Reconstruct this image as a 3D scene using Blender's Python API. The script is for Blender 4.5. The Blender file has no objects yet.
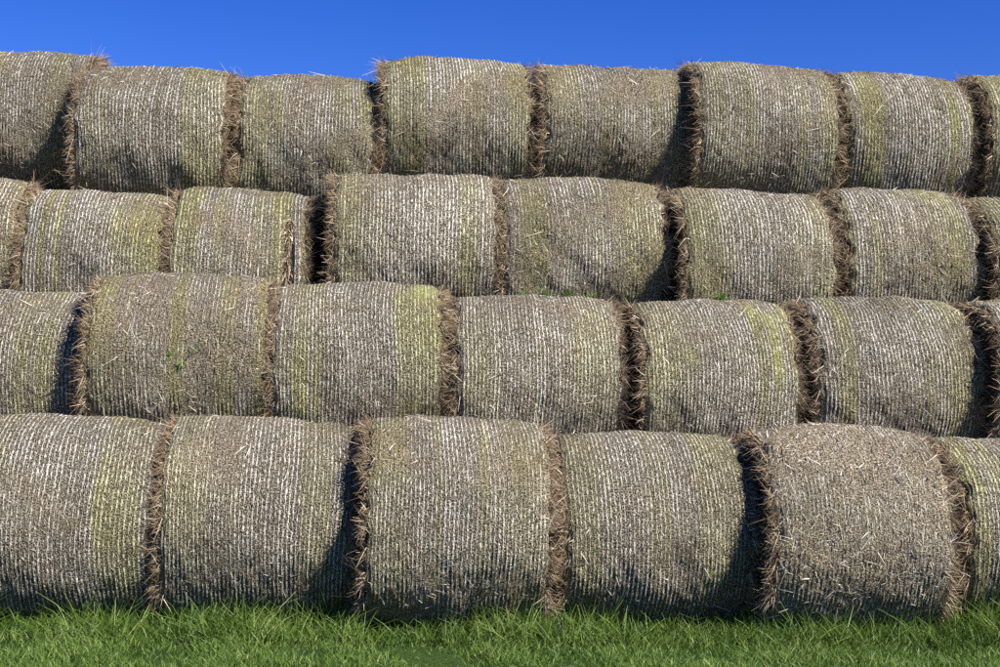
import bpy, math, random
import numpy as np
from mathutils import Matrix, Vector

SC = bpy.context.scene
COL = SC.collection
TAU = 2 * math.pi

# ------------------------------------------------------------------ helpers
def new_mesh(name, verts, quads, mats, matidx=None, attrs=None, uv=None, smooth=False):
    me = bpy.data.meshes.new(name)
    verts = np.ascontiguousarray(verts, dtype=np.float32)
    quads = np.ascontiguousarray(quads, dtype=np.int32)
    n, m = len(verts), len(quads)
    me.vertices.add(n)
    me.vertices.foreach_set('co', verts.ravel())
    me.loops.add(m * 4)
    me.loops.foreach_set('vertex_index', quads.ravel())
    me.polygons.add(m)
    me.polygons.foreach_set('loop_start', np.arange(0, m * 4, 4, dtype=np.int32))
    for mt in mats:
        me.materials.append(mt)
    if matidx is not None:
        me.polygons.foreach_set('material_index', np.ascontiguousarray(matidx, dtype=np.int32))
    sm = np.broadcast_to(np.asarray(smooth), (m,))
    me.polygons.foreach_set('use_smooth', np.ascontiguousarray(sm, dtype=bool))
    me.update(calc_edges=True)
    for k, v in (attrs or {}).items():
        a = me.attributes.new(k, 'FLOAT', 'POINT')
        a.data.foreach_set('value', np.ascontiguousarray(v, dtype=np.float32))
    if uv is not None:
        l = me.uv_layers.new(name='UVMap')
        l.data.foreach_set('uv', np.ascontiguousarray(uv[quads.ravel()], dtype=np.float32).ravel())
    return me

def link(name, data, parent=None, loc=(0, 0, 0)):
    o = bpy.data.objects.new(name, data)
    COL.objects.link(o)
    o.location = loc
    if parent:
        o.parent = parent
    return o

def tag(o, label=None, cat=None, group=None, kind=None):
    if label: o['label'] = label
    if cat: o['category'] = cat
    if group: o['group'] = group
    if kind: o['kind'] = kind
    return o

def norm(v):
    return v / np.maximum(np.linalg.norm(v, axis=-1, keepdims=True), 1e-9)

def blades(rng, P, D, Nn, length, width, bend, nseg=2):
    """Thin tapering strips: roots P, directions D, bending towards Nn. Returns verts, quads, per-vertex t and per-blade index."""
    k = len(P)
    D = norm(D)
    S = norm(np.cross(D, rng.normal(size=(k, 3))))
    ts = np.linspace(0, 1, nseg + 1)
    V = np.zeros((k, nseg + 1, 2, 3))
    for i, t in enumerate(ts):
        c = P + D * (length * t)[:, None] + Nn * (bend * length * t * t)[:, None]
        w = (width * .5 * (1 - .75 * t ** 2))[:, None]
        V[:, i, 0] = c - S * w
        V[:, i, 1] = c + S * w
    per = (nseg + 1) * 2
    base = np.arange(k)[:, None, None] * per
    q = np.array([[2 * i, 2 * i + 1, 2 * i + 3, 2 * i + 2] for i in range(nseg)])
    Q = (base + q[None]).reshape(-1, 4)
    T = np.broadcast_to(ts[None, :, None], (k, nseg + 1, 2)).reshape(-1)
    I = np.repeat(np.arange(k), per)
    return V.reshape(-1, 3), Q, T, I

class Wave:
    """Smooth periodic noise over (x, angle)."""
    def __init__(self, rng, n, fx, ft):
        self.kx = rng.uniform(-fx, fx, n)
        self.kt = rng.integers(-ft, ft + 1, n)
        self.ph = rng.uniform(0, TAU, n)
        self.n = n
    def __call__(self, x, t):
        r = 0
        for a, b, c in zip(self.kx, self.kt, self.ph):
            r = r + np.sin(a * x + b * t + c)
        return r / math.sqrt(self.n / 2)

# ------------------------------------------------------------------ materials
class NT:
    def __init__(self, name):
        self.m = bpy.data.materials.new(name)
        self.m.use_nodes = True
        self.t = self.m.node_tree
        self.t.nodes.clear()
    def n(self, typ, ins=None, **kw):
        nd = self.t.nodes.new(typ)
        for k, v in kw.items():
            setattr(nd, k, v)
        for k, v in (ins or {}).items():
            self.set(nd.inputs[k], v)
        return nd
    def set(self, sock, v):
        if isinstance(v, bpy.types.NodeSocket):
            self.t.links.new(v, sock)
        else:
            sock.default_value = v
    def math(self, op, a, b=0.0, c=None, clamp=False):
        nd = self.n('ShaderNodeMath', operation=op, use_clamp=clamp)
        self.set(nd.inputs[0], a); self.set(nd.inputs[1], b)
        if c is not None: self.set(nd.inputs[2], c)
        return nd.outputs[0]
    def smooth(self, v, a, b, lo=0.0, hi=1.0):
        nd = self.n('ShaderNodeMapRange', interpolation_type='SMOOTHSTEP')
        for k, x in zip(range(5), (v, a, b, lo, hi)):
            self.set(nd.inputs[k], x)
        return nd.outputs[0]
    def mix(self, f, a, b, blend='MIX'):
        nd = self.n('ShaderNodeMix', data_type='RGBA', blend_type=blend)
        self.set(nd.inputs[0], f)
        for i, v in ((6, a), (7, b)):
            self.set(nd.inputs[i], v if isinstance(v, bpy.types.NodeSocket) else (*v, 1))
        return nd.outputs[2]
    def ramp(self, f, stops):
        nd = self.n('ShaderNodeValToRGB')
        el = nd.color_ramp.elements
        while len(el) < len(stops): el.new(.5)
        for e, (p, c) in zip(el, stops):
            e.position = p; e.color = (*c, 1)
        self.set(nd.inputs[0], f)
        return nd.outputs[0]
    def attr(self, name):
        return self.n('ShaderNodeAttribute', attribute_name=name).outputs['Fac']
    def noise(self, vec, scale, detail=3.0, rough=.6):
        nd = self.n('ShaderNodeTexNoise', {'Scale': scale, 'Detail': detail, 'Roughness': rough})
        if vec is not None: self.set(nd.inputs['Vector'], vec)
        return nd.outputs[0]
    def mapping(self, vec, scale, loc=(0, 0, 0)):
        nd = self.n('ShaderNodeMapping', {'Scale': scale})
        self.set(nd.inputs['Vector'], vec)
        self.set(nd.inputs['Location'], loc)
        return nd.outputs[0]
    def out(self, color, rough=.9, bump=None, dist=.01, spec=.15, strength=1.0, trans=0.0):
        b = self.n('ShaderNodeBsdfPrincipled', {'Roughness': rough})
        b.inputs['Specular IOR Level'].default_value = spec
        self.set(b.inputs['Base Color'], color if isinstance(color, bpy.types.NodeSocket) else (*color, 1))
        if bump is not None:
            bm = self.n('ShaderNodeBump', {'Distance': dist, 'Strength': strength})
            self.set(bm.inputs['Height'], bump)
            self.t.links.new(bm.outputs[0], b.inputs['Normal'])
        sh = b.outputs[0]
        if trans > 0:
            tr = self.n('ShaderNodeBsdfTranslucent')
            self.set(tr.inputs['Color'], color if isinstance(color, bpy.types.NodeSocket) else (*color, 1))
            mx = self.n('ShaderNodeMixShader')
            mx.inputs[0].default_value = trans
            self.t.links.new(sh, mx.inputs[1]); self.t.links.new(tr.outputs[0], mx.inputs[2])
            sh = mx.outputs[0]
        o = self.n('ShaderNodeOutputMaterial')
        self.t.links.new(sh, o.inputs['Surface'])
        return self.m

def mat_net():
    t = NT('net_wrapped_hay')
    uv = t.n('ShaderNodeUVMap', uv_map='UVMap').outputs[0]
    rnd = t.n('ShaderNodeObjectInfo').outputs['Random']
    off = t.n('ShaderNodeCombineXYZ')
    t.set(off.inputs[0], t.math('MULTIPLY', rnd, 37.0)); t.set(off.inputs[1], t.math('MULTIPLY', rnd, 71.0))
    off = off.outputs[0]
    ph = t.attr('phase'); moss = t.attr('moss'); bare = t.attr('bare'); tone = t.attr('tone')
    grain = t.noise(t.mapping(uv, (125, 30, 1), off), 1.0, 2.0, .6)
    fine = t.noise(t.mapping(uv, (135, 95, 1), off), 1.0, 2.0, .6)
    flake = t.noise(t.mapping(uv, (75, 105, 1), off), 1.0, 2.0, .6)
    clump = t.noise(t.mapping(uv, (24, 11, 1), off), 1.0, 3.0, .6)
    large = t.noise(t.mapping(uv, (3.2, 2.2, 1), off), 1.0, 4.0, .6)
    # every string of the net has its own brightness and thickness
    sid = t.math('FLOOR', t.math('ADD', ph, t.math('MULTIPLY_ADD', rnd, 300.0, .5)))
    wn = t.n('ShaderNodeTexWhiteNoise', noise_dimensions='1D'); t.set(wn.inputs['W'], sid)
    each = wn.outputs['Value']
    s = t.math('COSINE', t.math('MULTIPLY', ph, TAU))
    s = t.math('MULTIPLY_ADD', s, .5, .5)
    brk = t.math('ADD', t.math('MULTIPLY', t.math('SUBTRACT', grain, .5), 1.8), t.math('MULTIPLY', t.math('SUBTRACT', clump, .5), 1.35))
    sm = t.math('ADD', s, brk)
    sm = t.math('ADD', sm, t.math('MULTIPLY_ADD', each, .22, -.11))
    sm = t.math('SUBTRACT', sm, t.math('MULTIPLY', bare, .36))
    string = t.smooth(sm, .68, 1.04)
    gapc = t.ramp(fine, [(.37, (.009, .008, .006)), (.475, (.060, .050, .034)), (.56, (.225, .193, .138)), (.67, (.54, .48, .375))])
    strc = t.ramp(grain, [(.30, (.22, .205, .17)), (.48, (.475, .445, .385)), (.66, (.78, .745, .67))])
    strc = t.mix(t.smooth(each, 0, 1, .35, 0), strc, t.mix(1.0, strc, (.62, .58, .50), 'MULTIPLY'))
    col = t.mix(string, gapc, strc)
    strawc = t.ramp(flake, [(.37, (.016, .012, .008)), (.47, (.125, .10, .07)), (.55, (.33, .265, .178)), (.67, (.70, .61, .46))])
    col = t.mix(t.math('MULTIPLY', bare, .75, clamp=True), col, strawc)
    col = t.mix(t.smooth(large, .40, .68, 0, .36), col, t.mix(1.0, col, (.80, .68, .53), 'MULTIPLY'))
    # algae in yellow green, following the doubled layers of net near the ends
    mm = t.math('MULTIPLY', moss, t.smooth(t.math('ADD', clump, t.math('MULTIPLY', grain, .8)), .62, 1.0, .45, 1.0), clamp=True)
    mc = t.mix(1.0, col, (.95, .96, .58), 'MULTIPLY')
    mc = t.mix(t.math('MULTIPLY', t.smooth(flake, .45, .60), .30), mc, (.33, .34, .13))
    col = t.mix(mm, col, mc)
    lime = t.attr('lime')
    col = t.mix(t.math('MULTIPLY', lime, t.smooth(flake, .42, .56, .05, .8), clamp=True), col, (.42, .44, .09))
    tn = t.n('ShaderNodeCombineColor')
    for i in range(3): t.set(tn.inputs[i], tone)
    col = t.mix(1.0, col, tn.outputs[0], 'MULTIPLY')
    h = t.math('ADD', t.math('MULTIPLY', fine, .9), t.math('MULTIPLY', flake, .8))
    h = t.math('ADD', h, t.math('MULTIPLY', grain, .6))
    h = t.math('ADD', h, t.math('MULTIPLY', string, .25))
    return t.out(col, .95, h, .019, .1, 1.0)

def mat_straw(name, stops, rough=.85):
    t = NT(name)
    r = t.attr('rnd')
    geo = t.n('ShaderNodeNewGeometry').outputs['Position']
    n = t.noise(geo, 60.0, 2.0)
    f = t.math('ADD', t.math('MULTIPLY', r, .8), t.math('MULTIPLY', n, .2))
    return t.out(t.ramp(f, stops), rough, spec=.25)

def mat_core(name, stops):
    t = NT(name)
    co = t.n('ShaderNodeTexCoord').outputs['Object']
    a = t.noise(co, 90.0, 4.0, .7)
    b = t.noise(co, 300.0, 2.0, .6)
    h = t.math('ADD', a, t.math('MULTIPLY', b, .5))
    return t.out(t.ramp(t.math('MULTIPLY', h, .67), stops), .95, h, .03, .1)

M_NET = mat_net()
M_BIT = mat_straw('loose_hay', [(.05, (.026, .020, .014)), (.32, (.12, .098, .066)), (.58, (.32, .275, .20)), (.8, (.62, .56, .45)), (.95, (.84, .80, .72))])
M_FRINGE = mat_straw('brown_straw', [(.05, (.04, .027, .016)), (.34, (.175, .118, .067)), (.62, (.38, .275, .165)), (.88, (.76, .64, .46))])
M_CORE = mat_core('packed_straw', [(.3, (.03, .018, .01)), (.5, (.13, .078, .038)), (.68, (.27, .175, .09))])

def mat_grass():
    t = NT('green_grass')
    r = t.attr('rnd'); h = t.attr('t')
    geo = t.n('ShaderNodeNewGeometry').outputs['Position']
    patch = t.noise(geo, 1.6, 3.0)
    f = t.math('ADD', t.math('MULTIPLY', r, .75), t.math('MULTIPLY', t.math('SUBTRACT', patch, .35), .6))
    c = t.ramp(f, [(.0, (.020, .050, .008)), (.28, (.062, .125, .017)), (.58, (.145, .225, .034)), (.82, (.245, .305, .085)), (.95, (.46, .42, .21))])
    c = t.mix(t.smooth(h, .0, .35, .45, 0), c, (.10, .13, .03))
    return t.out(c, .5, spec=.35, trans=.28)
M_GRASS = mat_grass()

def mat_ground():
    t = NT('meadow_soil')
    geo = t.n('ShaderNodeNewGeometry').outputs['Position']
    a = t.noise(geo, 45.0, 5.0, .7); b = t.noise(geo, .6, 3.0)
    c = t.ramp(a, [(.3, (.025, .040, .010)), (.5, (.055, .105, .018)), (.7, (.105, .155, .035))])
    c = t.mix(t.smooth(b, .4, .65, 0, .5), c, (.07, .115, .03))
    return t.out(c, .95, a, .06, .1)
M_GROUND = mat_ground()

def mat_leaf(name, a, b):
    t = NT(name)
    r = t.attr('rnd')
    return t.out(t.ramp(r, [(0, a), (1, b)]), .5, spec=.3, trans=.25)
M_TUFT = mat_leaf('fresh_sprouts', (.06, .17, .02), (.17, .30, .05))
M_TWINE = mat_leaf('lime_moss_thread', (.30, .36, .05), (.46, .50, .09))

# ------------------------------------------------------------------ one bale
def bale_surface(R, L, sag):
    def prof(x):
        q = np.abs(2 * x / L)
        r = R * (1 - sag * q ** 2.3)
        e = np.clip((q - .90) / .10, 0, 1)
        return r - .020 * e ** 2
    return prof

NT_ANG = 170
def build_bale(seed, R, L, bare=0.0, moss=.6, tone=1.0, lime=(), fringe=1.0, sag=.045, dents=(), bits=1.0, detail=True, gapside=0):
    rng = np.random.default_rng(seed)
    prof = bale_surface(R, L, sag)
    period = rng.uniform(.0252, .0280)
    nx = int(L / period * 5.2)
    xs = np.linspace(-L / 2, L / 2, nx)
    th = np.linspace(0, TAU, NT_ANG + 1)
    X, T = np.meshgrid(xs, th, indexing='ij')
    w1, w2, w3 = Wave(rng, 9, 5, 3), Wave(rng, 14, 22, 12), Wave(rng, 12, 8, 5)
    wp = Wave(rng, 8, 7, 4)
    wb, wm = Wave(rng, 10, 9, 6), Wave(rng, 12, 10, 5)
    wrng = Wave(rng, 14, 60, 40)
    bareF = np.clip(bare + (.25 * wb(X, T) - .05), 0, 1) if bare < .6 else np.clip(bare + .2 * wb(X, T), 0, 1)
    def radius(x, t, ridges=True):
        r = prof(x) + .009 * w1(x, t) + .0045 * w2(x, t)
        for (dx, dt, sx, st, amp) in dents:
            dtt = (t - dt + math.pi) % TAU - math.pi
            r = r + amp * np.exp(-((x - dx) / sx) ** 2 - (dtt / st) ** 2)
        if ridges:
            ph = x / period + .32 * wp(x, t)
            r = r + .0030 * (.5 + .5 * np.cos(TAU * ph)) ** 1.5 * np.clip(1 + .5 * w2(x, t * 1.0), .2, 1.6)
        return r
    Rr = radius(X, T) + .0016 * wrng(X, T)
    jit = rng.normal(size=X.shape) * .0016 * (1 + 1.2 * bareF)
    jit[:, -1] = jit[:, 0]
    Rr = Rr + jit
    # angle 0 faces -y (the side that is seen), angle pi/2 faces up
    ragged = Wave(rng, 14, .5, 30)
    Xr = X + np.sign(X) * .010 * ragged(X * 0, T) * np.clip((np.abs(2 * X / L) - .9) / .1, 0, 1)
    V = np.stack([Xr, -np.cos(T) * Rr, np.sin(T) * Rr + R], -1)
    ph = X / period + .32 * wp(X, T)
    # algae: two bands near the ends, patchy
    q = np.abs(2 * X / L)
    c1, c2 = rng.uniform(.42, .58), rng.uniform(.42, .58)
    sg = lambda v: 1 / (1 + np.exp(-v / .012))
    Xw = X + .006 * wm(X, T)
    qw = np.abs(2 * Xw / L)
    band = np.where(X < 0, sg(qw - c1), sg(qw - c2))
    for _ in range(3):
        a_, b_ = rng.uniform(-.5, .5) * L, rng.uniform(.02, .07)
        k_ = sg((b_ - np.abs(Xw - a_)) * 2)
        band = band * (1 - k_) + k_ * (1 - band) * rng.uniform(.5, .9)
    band = band * np.clip(.85 + .25 * wm(X, T), 0, 1.2)
    bareF = np.clip(bareF + .55 * np.exp(-((1 - q) / .05) ** 2), 0, 1)
    limeF = np.zeros_like(X)
    for (lx, lt, sx, st, amp) in lime:
        dtt = (T - lt + math.pi) % TAU - math.pi
        limeF += amp * np.exp(-((X - lx) / sx) ** 2 - (dtt / st) ** 2) * np.clip(.7 + .6 * w2(X, T), 0, 1.4)
    toneF = np.clip(tone * (1 + .06 * w3(X, T) + .05 * w1(X, T)), .4, 1.4)
    i = np.arange(nx - 1)[:, None] * (NT_ANG + 1) + np.arange(NT_ANG)[None]
    Q = np.stack([i, i + 1, i + NT_ANG + 2, i + NT_ANG + 1], -1).reshape(-1, 4)
    uv = np.stack([X, T * R], -1).reshape(-1, 2)
    nV = V.size // 3
    att = dict(phase=ph.ravel(), moss=np.clip(moss * band, 0, 1).ravel(), bare=bareF.ravel(), tone=toneF.ravel(), lime=np.clip(limeF, 0, 1).ravel(), rnd=np.full(nV, .5))
    verts = V.reshape(-1, 3); quads = Q; mi = np.zeros(len(Q), int); sm = np.ones(len(Q), bool)
    # hay stems lying on and poking through the net
    nb = int(R * TAU * L * (2300 + 3600 * bare) * bits)
    bx = rng.uniform(-L / 2 * .985, L / 2 * .985, nb); bt = rng.uniform(0, TAU, nb)
    keep = rng.uniform(size=nb) < np.clip(.35 + .55 * bare + .35 * wb(bx, bt) + .5 * (np.abs(2 * bx / L) > .93), .12, 1)
    bx, bt = bx[keep], bt[keep]; nb = len(bx)
    br = radius(bx, bt) - .003
    P = np.stack([bx, -np.cos(bt) * br, np.sin(bt) * br + R], -1)
    N = np.stack([np.zeros(nb), -np.cos(bt), np.sin(bt)], -1)
    A = np.stack([np.zeros(nb), np.sin(bt), np.cos(bt)], -1)
    ang = rng.normal(0, .9, nb) + np.where(rng.uniform(size=nb) < .5, 0, math.pi)
    D = A * np.cos(ang)[:, None] + np.array([1, 0, 0]) * np.sin(ang)[:, None] + N * np.abs(rng.normal(.10, .13, nb))[:, None]
    ln = rng.gamma(3.0, .011, nb) + .008 + (rng.uniform(size=nb) < .03) * rng.uniform(.02, .09, nb)
    wd = rng.uniform(.0028, .0066, nb)
    bv, bq, _, bi = blades(rng, P, D, -N, ln, wd, rng.uniform(-.1, .35, nb), 1)
    rr = np.clip(rng.beta(1.7, 1.6, nb) * tone, 0, 1)
    k0 = len(verts)
    verts = np.concatenate([verts, bv]); quads = np.concatenate([quads, bq + k0])
    mi = np.concatenate([mi, np.ones(len(bq), int)]); sm = np.concatenate([sm, np.zeros(len(bq), bool)])
    for k in att:
        att[k] = np.concatenate([att[k], rr[bi] if k == 'rnd' else np.zeros(len(bv))])
    uv = np.concatenate([uv, np.zeros((len(bv), 2))])
    net = new_mesh('net_wrap', verts, quads, [M_NET, M_BIT], mi, att, uv, sm)
    # the two cut ends: packed straw and the fringe that sticks out past the net
    ends = []
    for sgn in (-1, 1):
        nr, na = 16, 84
        rs = np.linspace(.02, 1, nr); aa = np.linspace(0, TAU, na + 1)
        RR, AA = np.meshgrid(rs, aa, indexing='ij')
        we = Wave(rng, 12, 7, 6)
        Re = radius(np.full_like(AA, sgn * L / 2), AA, False) - .004
        bulge = .030 * (1 - RR ** 3) + .014 * we(RR * 2, AA) * (1 - RR ** 8)
        jj = rng.normal(size=RR.shape) * .008; jj[:, -1] = jj[:, 0]
        Xd = sgn * (L / 2 - .004 + bulge + jj * (RR < .97))
        EV = np.stack([Xd, -np.cos(AA) * Re * RR, np.sin(AA) * Re * RR + R], -1).reshape(-1, 3)
        i = np.arange(nr - 1)[:, None] * (na + 1) + np.arange(na)[None]
        EQ = np.stack([i, i + na + 1, i + na + 2, i + 1], -1).reshape(-1, 4)
        if sgn < 0: EQ = EQ[:, ::-1]
        nf = int((13000 if detail else 1200) * fringe)
        u = rng.uniform(size=nf)
        fr = np.where(u < .86, 1 - np.abs(rng.normal(0, .045, nf)), np.sqrt(rng.uniform(.25, 1, nf)))
        ft = rng.uniform(0, TAU, nf)
        # clumps of fringe, thinner stretches between
        cl = Wave(rng, 10, 1, 26)
        keep = rng.uniform(size=nf) < np.clip(.62 + .5 * cl(ft * 0, ft), .1, 1)
        fr, ft = fr[keep], ft[keep]; nf = len(fr)
        Rf = radius(np.full(nf, sgn * L / 2), ft, False)
        px = sgn * (L / 2 - rng.uniform(-.012, .030, nf) * (fr > .93) + .0 * (fr <= .93))
        P = np.stack([px, -np.cos(ft) * Rf * fr, np.sin(ft) * Rf * fr + R], -1)
        N = np.stack([np.zeros(nf), -np.cos(ft), np.sin(ft)], -1)
        A = np.stack([np.zeros(nf), np.sin(ft), np.cos(ft)], -1)
        ax = np.array([sgn, 0, 0])
        D = ax * np.abs(rng.normal(.85, .45, nf))[:, None] + A * rng.normal(0, .95, nf)[:, None] + N * rng.normal(.30, .45, nf)[:, None] + np.array([0, 0, -.22])
        ln = rng.gamma(3.0, .0165, nf) + .016
        wd = rng.uniform(.0018, .0040, nf)
        fv, fq, _, fi = blades(rng, P, D, norm(A * rng.normal(0, 1, nf)[:, None] + np.array([0, 0, -.4])), ln, wd, rng.uniform(-.3, .5, nf), 2)
        # a few long stray stems
        ns = 26
        st = rng.uniform(0, TAU, ns)
        Rs = radius(np.full(ns, sgn * L / 2), st, False)
        SP = np.stack([np.full(ns, sgn * L / 2), -np.cos(st) * Rs, np.sin(st) * Rs + R], -1)
        SD = norm(np.stack([rng.normal(0, .8, ns), -np.cos(st), np.sin(st)], -1) + rng.normal(0, .5, (ns, 3)))
        sv, sq, _, si = blades(rng, SP, SD, norm(rng.normal(size=(ns, 3))), rng.uniform(.06, .15, ns), rng.uniform(.003, .005, ns), rng.uniform(-.2, .2, ns), 2)
        k0 = len(EV)
        v = np.concatenate([EV, fv, sv]); qd = np.concatenate([EQ, fq + k0, sq + k0 + len(fv)])
        mi = np.concatenate([np.zeros(len(EQ), int), np.ones(len(fq) + len(sq), int)])
        rf = rng.beta(1.6, 1.9, nf); rs_ = rng.uniform(.6, 1, ns)
        rn = np.concatenate([np.full(k0, .5), rf[fi], rs_[si]])
        ends.append(new_mesh('straw_end', v, qd, [M_CORE, M_FRINGE], mi, dict(rnd=rn), None, np.concatenate([np.ones(len(EQ), bool), np.zeros(len(fq) + len(sq), bool)])))
    return net, ends

def place(meshes, x, y, z, rz=0.0, ry=0.0, spin=0.0):
    net, ends = meshes
    root = link('hay_bale', None, None, (x, y, z))
    root.rotation_euler = (0, ry, rz)
    root.empty_display_size = .3
    link('net_wrap', net, root)
    for e in ends: link('straw_end', e, root)
    return root

G = {1: 'round bales of the bottom row', 2: 'round bales of the second row', 3: 'round bales of the third row', 4: 'round bales of the top row'}
#  x, y, z of the axis, length, radius, options, label
UP = math.pi / 2
B = {
1: [
 (-2.356, 9.210, 0.653, 1.145, 0.683, dict(moss=.6), 'grey green netted bale in the grass, cut off by the left edge, bottom row'),
 (-1.123, 9.220, 0.652, 1.118, 0.682, dict(moss=.45), 'grey netted bale in the grass, second from the left in the bottom row'),
 (0.137, 9.100, 0.662, 1.085, 0.692, dict(moss=.45, bare=.15), 'netted bale in the middle of the bottom row with pale straw at its foot'),
 (1.399, 9.190, 0.625, 1.144, 0.655, dict(moss=.5), 'low netted bale in the grass beside the worn brown bale of the bottom row'),
 (2.645, 9.085, 0.651, 1.067, 0.681, dict(bare=.58, moss=.14, tone=1.2, bits=1.6), 'worn brown bale with frayed net and bare matted straw, bottom row'),
 (3.973, 9.180, 0.627, 1.211, 0.657, dict(moss=.7), 'netted bale cut off by the right edge beyond the worn brown bale, bottom row'),
 (5.286, 9.190, 0.629, 1.209, 0.659, None, None)],
2: [
 (-4.237, 9.980, 1.516, 1.097, 0.665, None, None),
 (-3.045, 10.030, 1.558, 1.143, 0.665, dict(moss=.55), 'netted bale at the left edge of the second row, half in its neighbour\'s shadow'),
 (-1.756, 9.885, 1.668, 1.131, 0.665, dict(bare=.5, moss=.7, tone=1.0), 'brownish mossy bale with small green weeds on its face, second row'),
 (-0.532, 9.950, 1.650, 1.093, 0.665, dict(moss=.75, lime=[(.42, 1.1, .14, .25, .6)]), 'netted bale next to the weedy bale, with yellow green ends, second row'),
 (0.706, 9.990, 1.590, 1.083, 0.665, dict(moss=.35, tone=1.06), 'pale grey netted bale at the centre of the second row'),
 (1.942, 9.980, 1.576, 1.033, 0.665, dict(moss=.55, tone=1.05, lime=[(.36, 1.05, .12, .22, .9), (.40, .4, .05, .4, .5), (-.28, .35, .10, .10, .45)]), 'netted bale with a lime green moss patch at its shoulder, second row'),
 (3.179, 10.020, 1.618, 1.098, 0.665, dict(moss=.6, tone=.98), 'grey green netted bale beside the dark gap at the end of the second row'),
 (4.463, 9.950, 1.615, 1.146, 0.665, dict(moss=.6), 'sliver of a bale beyond the dark gap at the right edge, second row'),
 (5.759, 9.980, 1.619, 1.170, 0.665, None, None)],
3: [
 (-3.733, 10.770, 2.470, 1.140, 0.665, dict(moss=.6), 'bale at the left edge of the third row showing its brown straw end'),
 (-2.555, 10.770, 2.381, 0.971, 0.665, dict(moss=.75, tone=1.04), 'netted bale with bold grey strings, second from the left in the third row'),
 (-1.496, 10.790, 2.431, 0.938, 0.665, dict(moss=.7, tone=1.02), 'netted bale with a torn hole near its end by the black gap, third row'),
 (-0.186, 10.750, 2.580, 1.159, 0.665, dict(moss=.55, tone=1.03), 'tall netted bale on the other side of the black gap, third row'),
 (1.077, 10.800, 2.578, 1.170, 0.665, dict(moss=.55, bare=.35), 'brown tinged bale with green sprouts along its foot, third row'),
 (2.357, 10.655, 2.497, 1.060, 0.665, dict(moss=.6, tone=1.05), 'pale netted bale with one bright green tuft at its foot, third row'),
 (3.538, 10.770, 2.549, 0.978, 0.665, dict(moss=.6, bare=.15, lime=[(.15, 1.15, .18, .2, .35)]), 'netted bale last but one at the right end of the third row'),
 (4.768, 10.740, 2.500, 1.170, 0.665, dict(moss=.6), 'sliver of a netted bale at the right edge of the third row'),
 (6.103, 10.770, 2.518, 1.187, 0.665, None, None)],
4: [
 (-4.695, 11.560, 3.624, 1.103, 0.665, None, None),
 (-3.47, 11.640, 3.681, 1.112, 0.665, dict(moss=.6, bare=.2, tone=.95, fringe=2.2, sag=.008), 'highest bale at the left edge of the top row with a sunlit straw rim'),
 (-2.291, 11.42, 3.540, 1.103, 0.665, dict(moss=.6), 'bulging bale standing forward beside the highest bale of the top row'),
 (-1.084, 11.530, 3.512, 1.014, 0.665, dict(moss=.55, bare=.12), 'netted bale of the top row with the dark gap past its end'),
 (0.115, 11.560, 3.687, 1.123, 0.665, dict(moss=.7, bare=.25), 'raised yellowish bale just past the dark gap of the top row'),
 (1.395, 11.600, 3.680, 1.107, 0.665, dict(moss=.45, bare=.45), 'dull frayed bale with a slanting shadow across it, top row'),
 (2.600, 11.445, 3.681, 1.076, 0.665, dict(moss=.5, bare=.2, tone=1.03), 'pale grey bale standing forward of the frayed bale, top row'),
 (3.796, 11.560, 3.665, 0.992, 0.665, dict(moss=.7, tone=1.0), 'netted bale last but one at the right end of the top row'),
 (5.041, 11.540, 3.667, 1.150, 0.665, dict(moss=.6), 'bale cut off by the right edge of the top row'),
 (6.356, 11.560, 3.680, 1.156, 0.665, None, None)],
}
rnd = random.Random(5)
spare = None
lib = []
seed = 100
BALES = {}
for row, lst in B.items():
    for j, (x, y, z, L, R, opt, label) in enumerate(lst):
        seed += 1
        x -= .01 + .03 * min(1, max(0, (3 - x) / 2))
        if opt is None:
            continue
        opt = dict(opt)
        dents = []
        if label.startswith('netted bale with a torn hole'):
            dents = [(.37, .15, .035, .35, -.075), (.44, .1, .05, .5, .02)]
        elif label.startswith('low netted'):
            dents = [(-.2, .9, .2, .4, -.02)]
        ms = build_bale(seed, R, L + .045, dents=dents, sag=opt.pop('sag', rnd.uniform(.028, .05)), **opt)
        o = place(ms, x, y, z - R, math.radians(rnd.uniform(1.9, 3.7)), math.radians(rnd.uniform(-.6, .6)))
        tag(o, label, 'hay bale', G[row])
        BALES[(row, j)] = o
        if row in (2, 3): lib.append((ms, R, L))

# bales out of the view: the ends of the rows and the inner stack that the visible rows lean on
def copy_bale(k, x, y, z):
    ms, R, L = lib[k % len(lib)]
    o = place(ms, x, y, z - R, math.radians(rnd.uniform(-1, 1)) + math.pi, 0)
    tag(o, 'round bale of the inner stack behind the visible rows', 'hay bale', 'hidden bales of the inner stack')
    return o
k = 0
for row, lst in B.items():
    for j, (x, y, z, L, R, opt, label) in enumerate(lst):
        k += 3
        if opt is None and x > 4:
            copy_bale(k, x + .05, y, z)
for row, z in ((1, .645), (2, 1.58), (3, 2.48), (4, 3.50)):
    x = -4.2 + .3 * row
    while x < 5.5:
        k += 5
        copy_bale(k, x, 9.19 + .79 * (row - 1) + 1.46, z)
        x += 1.24

# ------------------------------------------------------------------ torn flap on one bale, weeds and sprouts
def strands(name, seed, roots, dirs, length, width, mat, bend=.3, nseg=3, down=(0, 0, -1)):
    rng = np.random.default_rng(seed)
    k_ = len(roots)
    v, q, t, i = blades(rng, roots, dirs, np.broadcast_to(np.array(down, float), (k_, 3)), length, width, np.full(k_, bend), nseg)
    return new_mesh(name, v, q, [mat], None, dict(rnd=rng.uniform(size=k_)[i], t=t))

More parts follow.
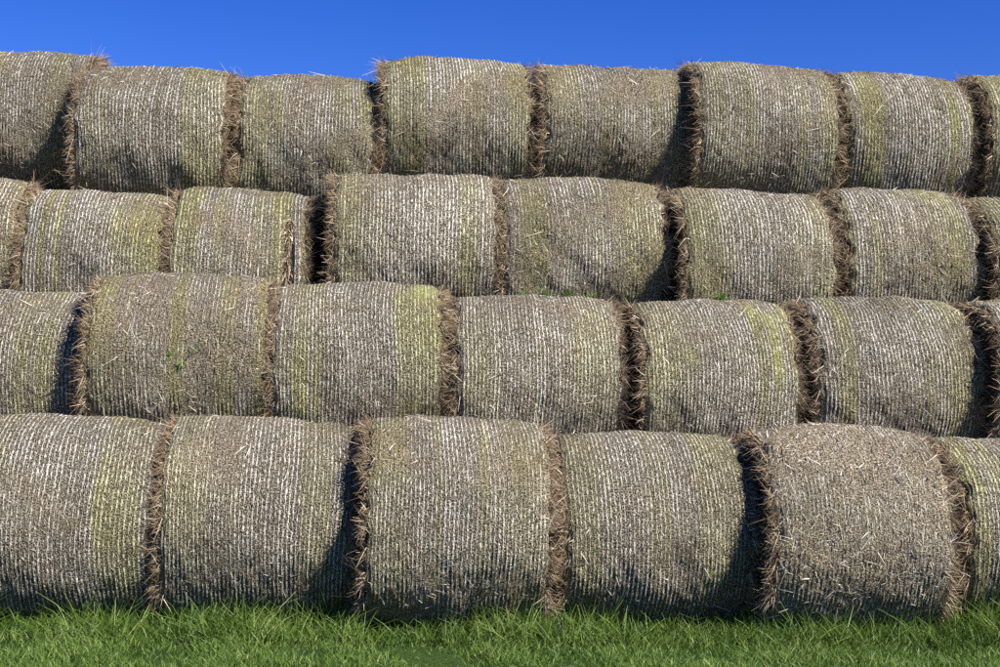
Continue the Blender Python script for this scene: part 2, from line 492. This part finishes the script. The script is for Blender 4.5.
rng = np.random.default_rng(77)
tb = BALES[(3, 2)]
n = 420
tt = rng.uniform(-.35, .65, n)
Rt = .66
P = np.stack([.37 + rng.normal(0, .012, n), -np.cos(tt) * (Rt - .03), np.sin(tt) * (Rt - .03) + .665], -1)
D = np.stack([rng.normal(-.1, .5, n), -np.abs(rng.normal(.6, .3, n)), rng.normal(-.5, .6, n)], -1)
link('torn_net', strands('torn_net', 3, P, D, rng.uniform(.03, .10, n), rng.uniform(.003, .006, n), M_FRINGE, .5), tb)

def tuft(label, x, y, z, spread, n, h, seed, name='grass_tuft', cat='grass tuft', mat=None, group=None):
    r_ = np.random.default_rng(seed)
    P = np.stack([r_.normal(0, spread, n), r_.normal(0, .012, n), np.zeros(n)], -1)
    D = np.stack([r_.normal(0, .45, n), r_.normal(-.25, .4, n), np.ones(n)], -1)
    me = strands(name, seed, P, D, r_.uniform(.45, 1, n) * h, r_.uniform(.003, .006, n), mat or M_TUFT, .35)
    return tag(link(name, me, None, (x, y, z)), label, cat, group)

for q_, (x_, n_, h_) in enumerate(((.60, 26, .06), (.78, 40, .085), (.93, 46, .08), (1.12, 22, .06))):
    tuft('small green grass sprouts along the foot of the brown tinged bale, third row', x_, 10.08, 2.265, .02, n_, h_, 300 + q_, group='sprouts at the foot of the brown tinged bale')
tuft('single bright green grass tuft between the stacked rows, under a pale bale', 2.06, 10.03, 2.25, .03, 70, .10, 320)
def weed(label, x, y, z, seed):
    r_ = np.random.default_rng(seed)
    n_ = 11
    P = np.stack([r_.normal(0, .012, n_), np.full(n_, .012), r_.normal(0, .012, n_)], -1)
    D = np.stack([r_.normal(0, .9, n_), -np.abs(r_.normal(.6, .3, n_)), r_.normal(.1, .6, n_)], -1)
    me = strands('weed_sprig', seed, P, D, r_.uniform(.010, .028, n_), r_.uniform(.005, .009, n_), M_TUFT, .3)
    tag(link('weed_sprig', me, None, (x, y, z)), label, 'weed', 'weeds on the brownish mossy bale')
for q_, (x_, z_) in enumerate(((-1.80, 1.76), (-1.66, 1.79), (-1.72, 1.70), (-1.60, 1.81))):
    weed('tiny green leafy weed rooted on the face of the brownish mossy bale', x_, 9.885 - math.sqrt(.667 ** 2 - (z_ - 1.668) ** 2), z_, 340 + q_)

# ------------------------------------------------------------------ ground and grass
def ground_z(x, y):
    return .012 * np.sin(x * 1.7 + .4) * np.cos(y * 1.3) + .008 * np.sin(x * 4.1 + y * 2.2)
gx = np.concatenate([[-900, -200, -60, -20], np.linspace(-9, 9, 61), [20, 60, 200, 900]])
gy = np.concatenate([[-300, -60, -10], np.linspace(2, 16, 47), [30, 100, 300, 1200]])
GX, GY = np.meshgrid(gx, gy, indexing='ij')
fade = np.clip((10 - np.abs(GX)) / 3, 0, 1) * np.clip((15 - np.abs(GY)) / 3, 0, 1)
GV = np.stack([GX, GY, ground_z(GX, GY) * fade], -1).reshape(-1, 3)
ny = len(gy)
i = np.arange(len(gx) - 1)[:, None] * ny + np.arange(ny - 1)[None]
GQ = np.stack([i, i + ny, i + ny + 1, i + 1], -1).reshape(-1, 4)
tag(link('ground', new_mesh('ground', GV, GQ, [M_GROUND], smooth=True)), kind='structure')

rng = np.random.default_rng(9)
def grass_patch(n, x0, x1, y0, y1, hmin, hmax, wscale):
    x = rng.uniform(x0, x1, n); y = rng.uniform(y0, y1, n)
    d = Wave(rng, 16, 9, 0); d2 = Wave(rng, 16, 14, 0)
    cl = .5 * d(x, 0) + .5 * np.sin(y * 5.3 + 1.2 * np.sin(x * 3.1)) * .6 + .4 * d2(x + y * .7, 0)
    keep = rng.uniform(size=n) < np.clip(.80 + .32 * cl, .2, 1)
    x, y, cl = x[keep], y[keep], cl[keep]
    n = len(x)
    # longer, ungrazed blades against the foot of the bales
    foot = np.clip((y - 8.25) / .35, 0, 1)
    h = (hmin + (hmax - hmin) * rng.beta(2, 2.4, n)) * np.clip(.82 + .30 * cl, .35, 1.5) * (1 + .75 * foot * rng.uniform(.1, 1.4, n))
    P = np.stack([x, y, ground_z(x, y) - .006], -1)
    lean = rng.normal(0, .30, (n, 2))
    D = np.stack([lean[:, 0] + .10 * np.sin(x * 6), lean[:, 1], np.ones(n)], -1)
    B_ = norm(np.stack([lean[:, 0], lean[:, 1], -.25 * np.ones(n)], -1))
    v, q, t, i_ = blades(rng, P, D, B_, h, rng.uniform(.0035, .0065, n) * wscale, rng.uniform(.05, .6, n), 3)
    return v, q, t, np.clip(rng.beta(1.6, 2.2, n) + .08 * cl, 0, 1)[i_]
parts = [grass_patch(17000, -3.9, 4.3, 8.30, 9.0, .06, .245, 1.15),
         grass_patch(88000, -3.9, 4.3, 6.6, 9.05, .045, .105, 1.0),
         grass_patch(26000, -7.0, 8.0, 3.0, 6.6, .045, .11, 1.6),
         grass_patch(9000, -7.0, -3.9, 6.6, 9.4, .05, .13, 1.6), grass_patch(9000, 4.3, 8.0, 6.6, 9.4, .05, .13, 1.6)]
vs, qs, ts, rs = [], [], [], []
o_ = 0
for v, q, t, r_ in parts:
    vs.append(v); qs.append(q + o_); ts.append(t); rs.append(r_); o_ += len(v)
tag(link('grass', new_mesh('grass', np.concatenate(vs), np.concatenate(qs), [M_GRASS], None, dict(t=np.concatenate(ts), rnd=np.concatenate(rs)))),
    'short green meadow grass in front of the stacked bales', 'grass', kind='stuff')

# ------------------------------------------------------------------ camera
H, F_PX = 1.48, 1372.0
p, psi, rho = .049, math.radians(2.5), math.radians(.9)
Fv = Vector((math.sin(psi) * math.cos(p), math.cos(psi) * math.cos(p), math.sin(p)))
R0 = Vector((math.cos(psi), -math.sin(psi), 0)); U0 = R0.cross(Fv)
Rv = R0 * math.cos(rho) + U0 * math.sin(rho); Uv = U0 * math.cos(rho) - R0 * math.sin(rho)
cam = bpy.data.cameras.new('camera')
cam.sensor_width = 36; cam.lens = F_PX / 1000 * 36
cam.clip_end = 3000
co = bpy.data.objects.new('camera', cam); COL.objects.link(co)
mw = Matrix((Rv, Uv, -Fv)).transposed().to_4x4(); mw.translation = (0, 0, H)
co.matrix_world = mw
SC.camera = co

# ------------------------------------------------------------------ light
SUN_EL, SUN_AZ = 38.0, 54.0      # azimuth: to the right of straight behind the camera
e, a = math.radians(SUN_EL), math.radians(SUN_AZ)
sd = Vector((math.sin(a) * math.cos(e), -math.cos(a) * math.cos(e), math.sin(e)))
sl = bpy.data.lights.new('sun', 'SUN'); sl.energy = 5.0; sl.angle = math.radians(.53); sl.color = (1, .96, .89)
so = bpy.data.objects.new('sun', sl); COL.objects.link(so)
so.rotation_euler = sd.to_track_quat('Z', 'Y').to_euler(); so.location = (6, -6, 9)

w = bpy.data.worlds.new('World'); SC.world = w; w.use_nodes = True
nt = w.node_tree; nt.nodes.clear()
sky = nt.nodes.new('ShaderNodeTexSky'); sky.sky_type = 'NISHITA'; sky.sun_disc = False
sky.sun_elevation = e; sky.sun_rotation = math.pi - a
sky.altitude = 2500; sky.air_density = 1.0; sky.dust_density = 0.0; sky.ozone_density = 3.0
hs = nt.nodes.new('ShaderNodeHueSaturation'); hs.inputs['Hue'].default_value = .5265; hs.inputs['Saturation'].default_value = 1.36; hs.inputs['Value'].default_value = 1.0
bg = nt.nodes.new('ShaderNodeBackground'); bg.inputs['Strength'].default_value = .083
ow = nt.nodes.new('ShaderNodeOutputWorld')
nt.links.new(sky.outputs[0], hs.inputs['Color']); nt.links.new(hs.outputs[0], bg.inputs['Color']); nt.links.new(bg.outputs[0], ow.inputs['Surface'])

vs_ = SC.view_settings
SC.display_settings.display_device = 'sRGB'
vs_.view_transform = 'Standard'; vs_.look = 'None'; vs_.exposure = 1.0; vs_.gamma = 1
SC.cycles.use_denoising = False
SC.render.filter_size = 1.1
SC.cycles.max_bounces = 5
SC.cycles.diffuse_bounces = 3
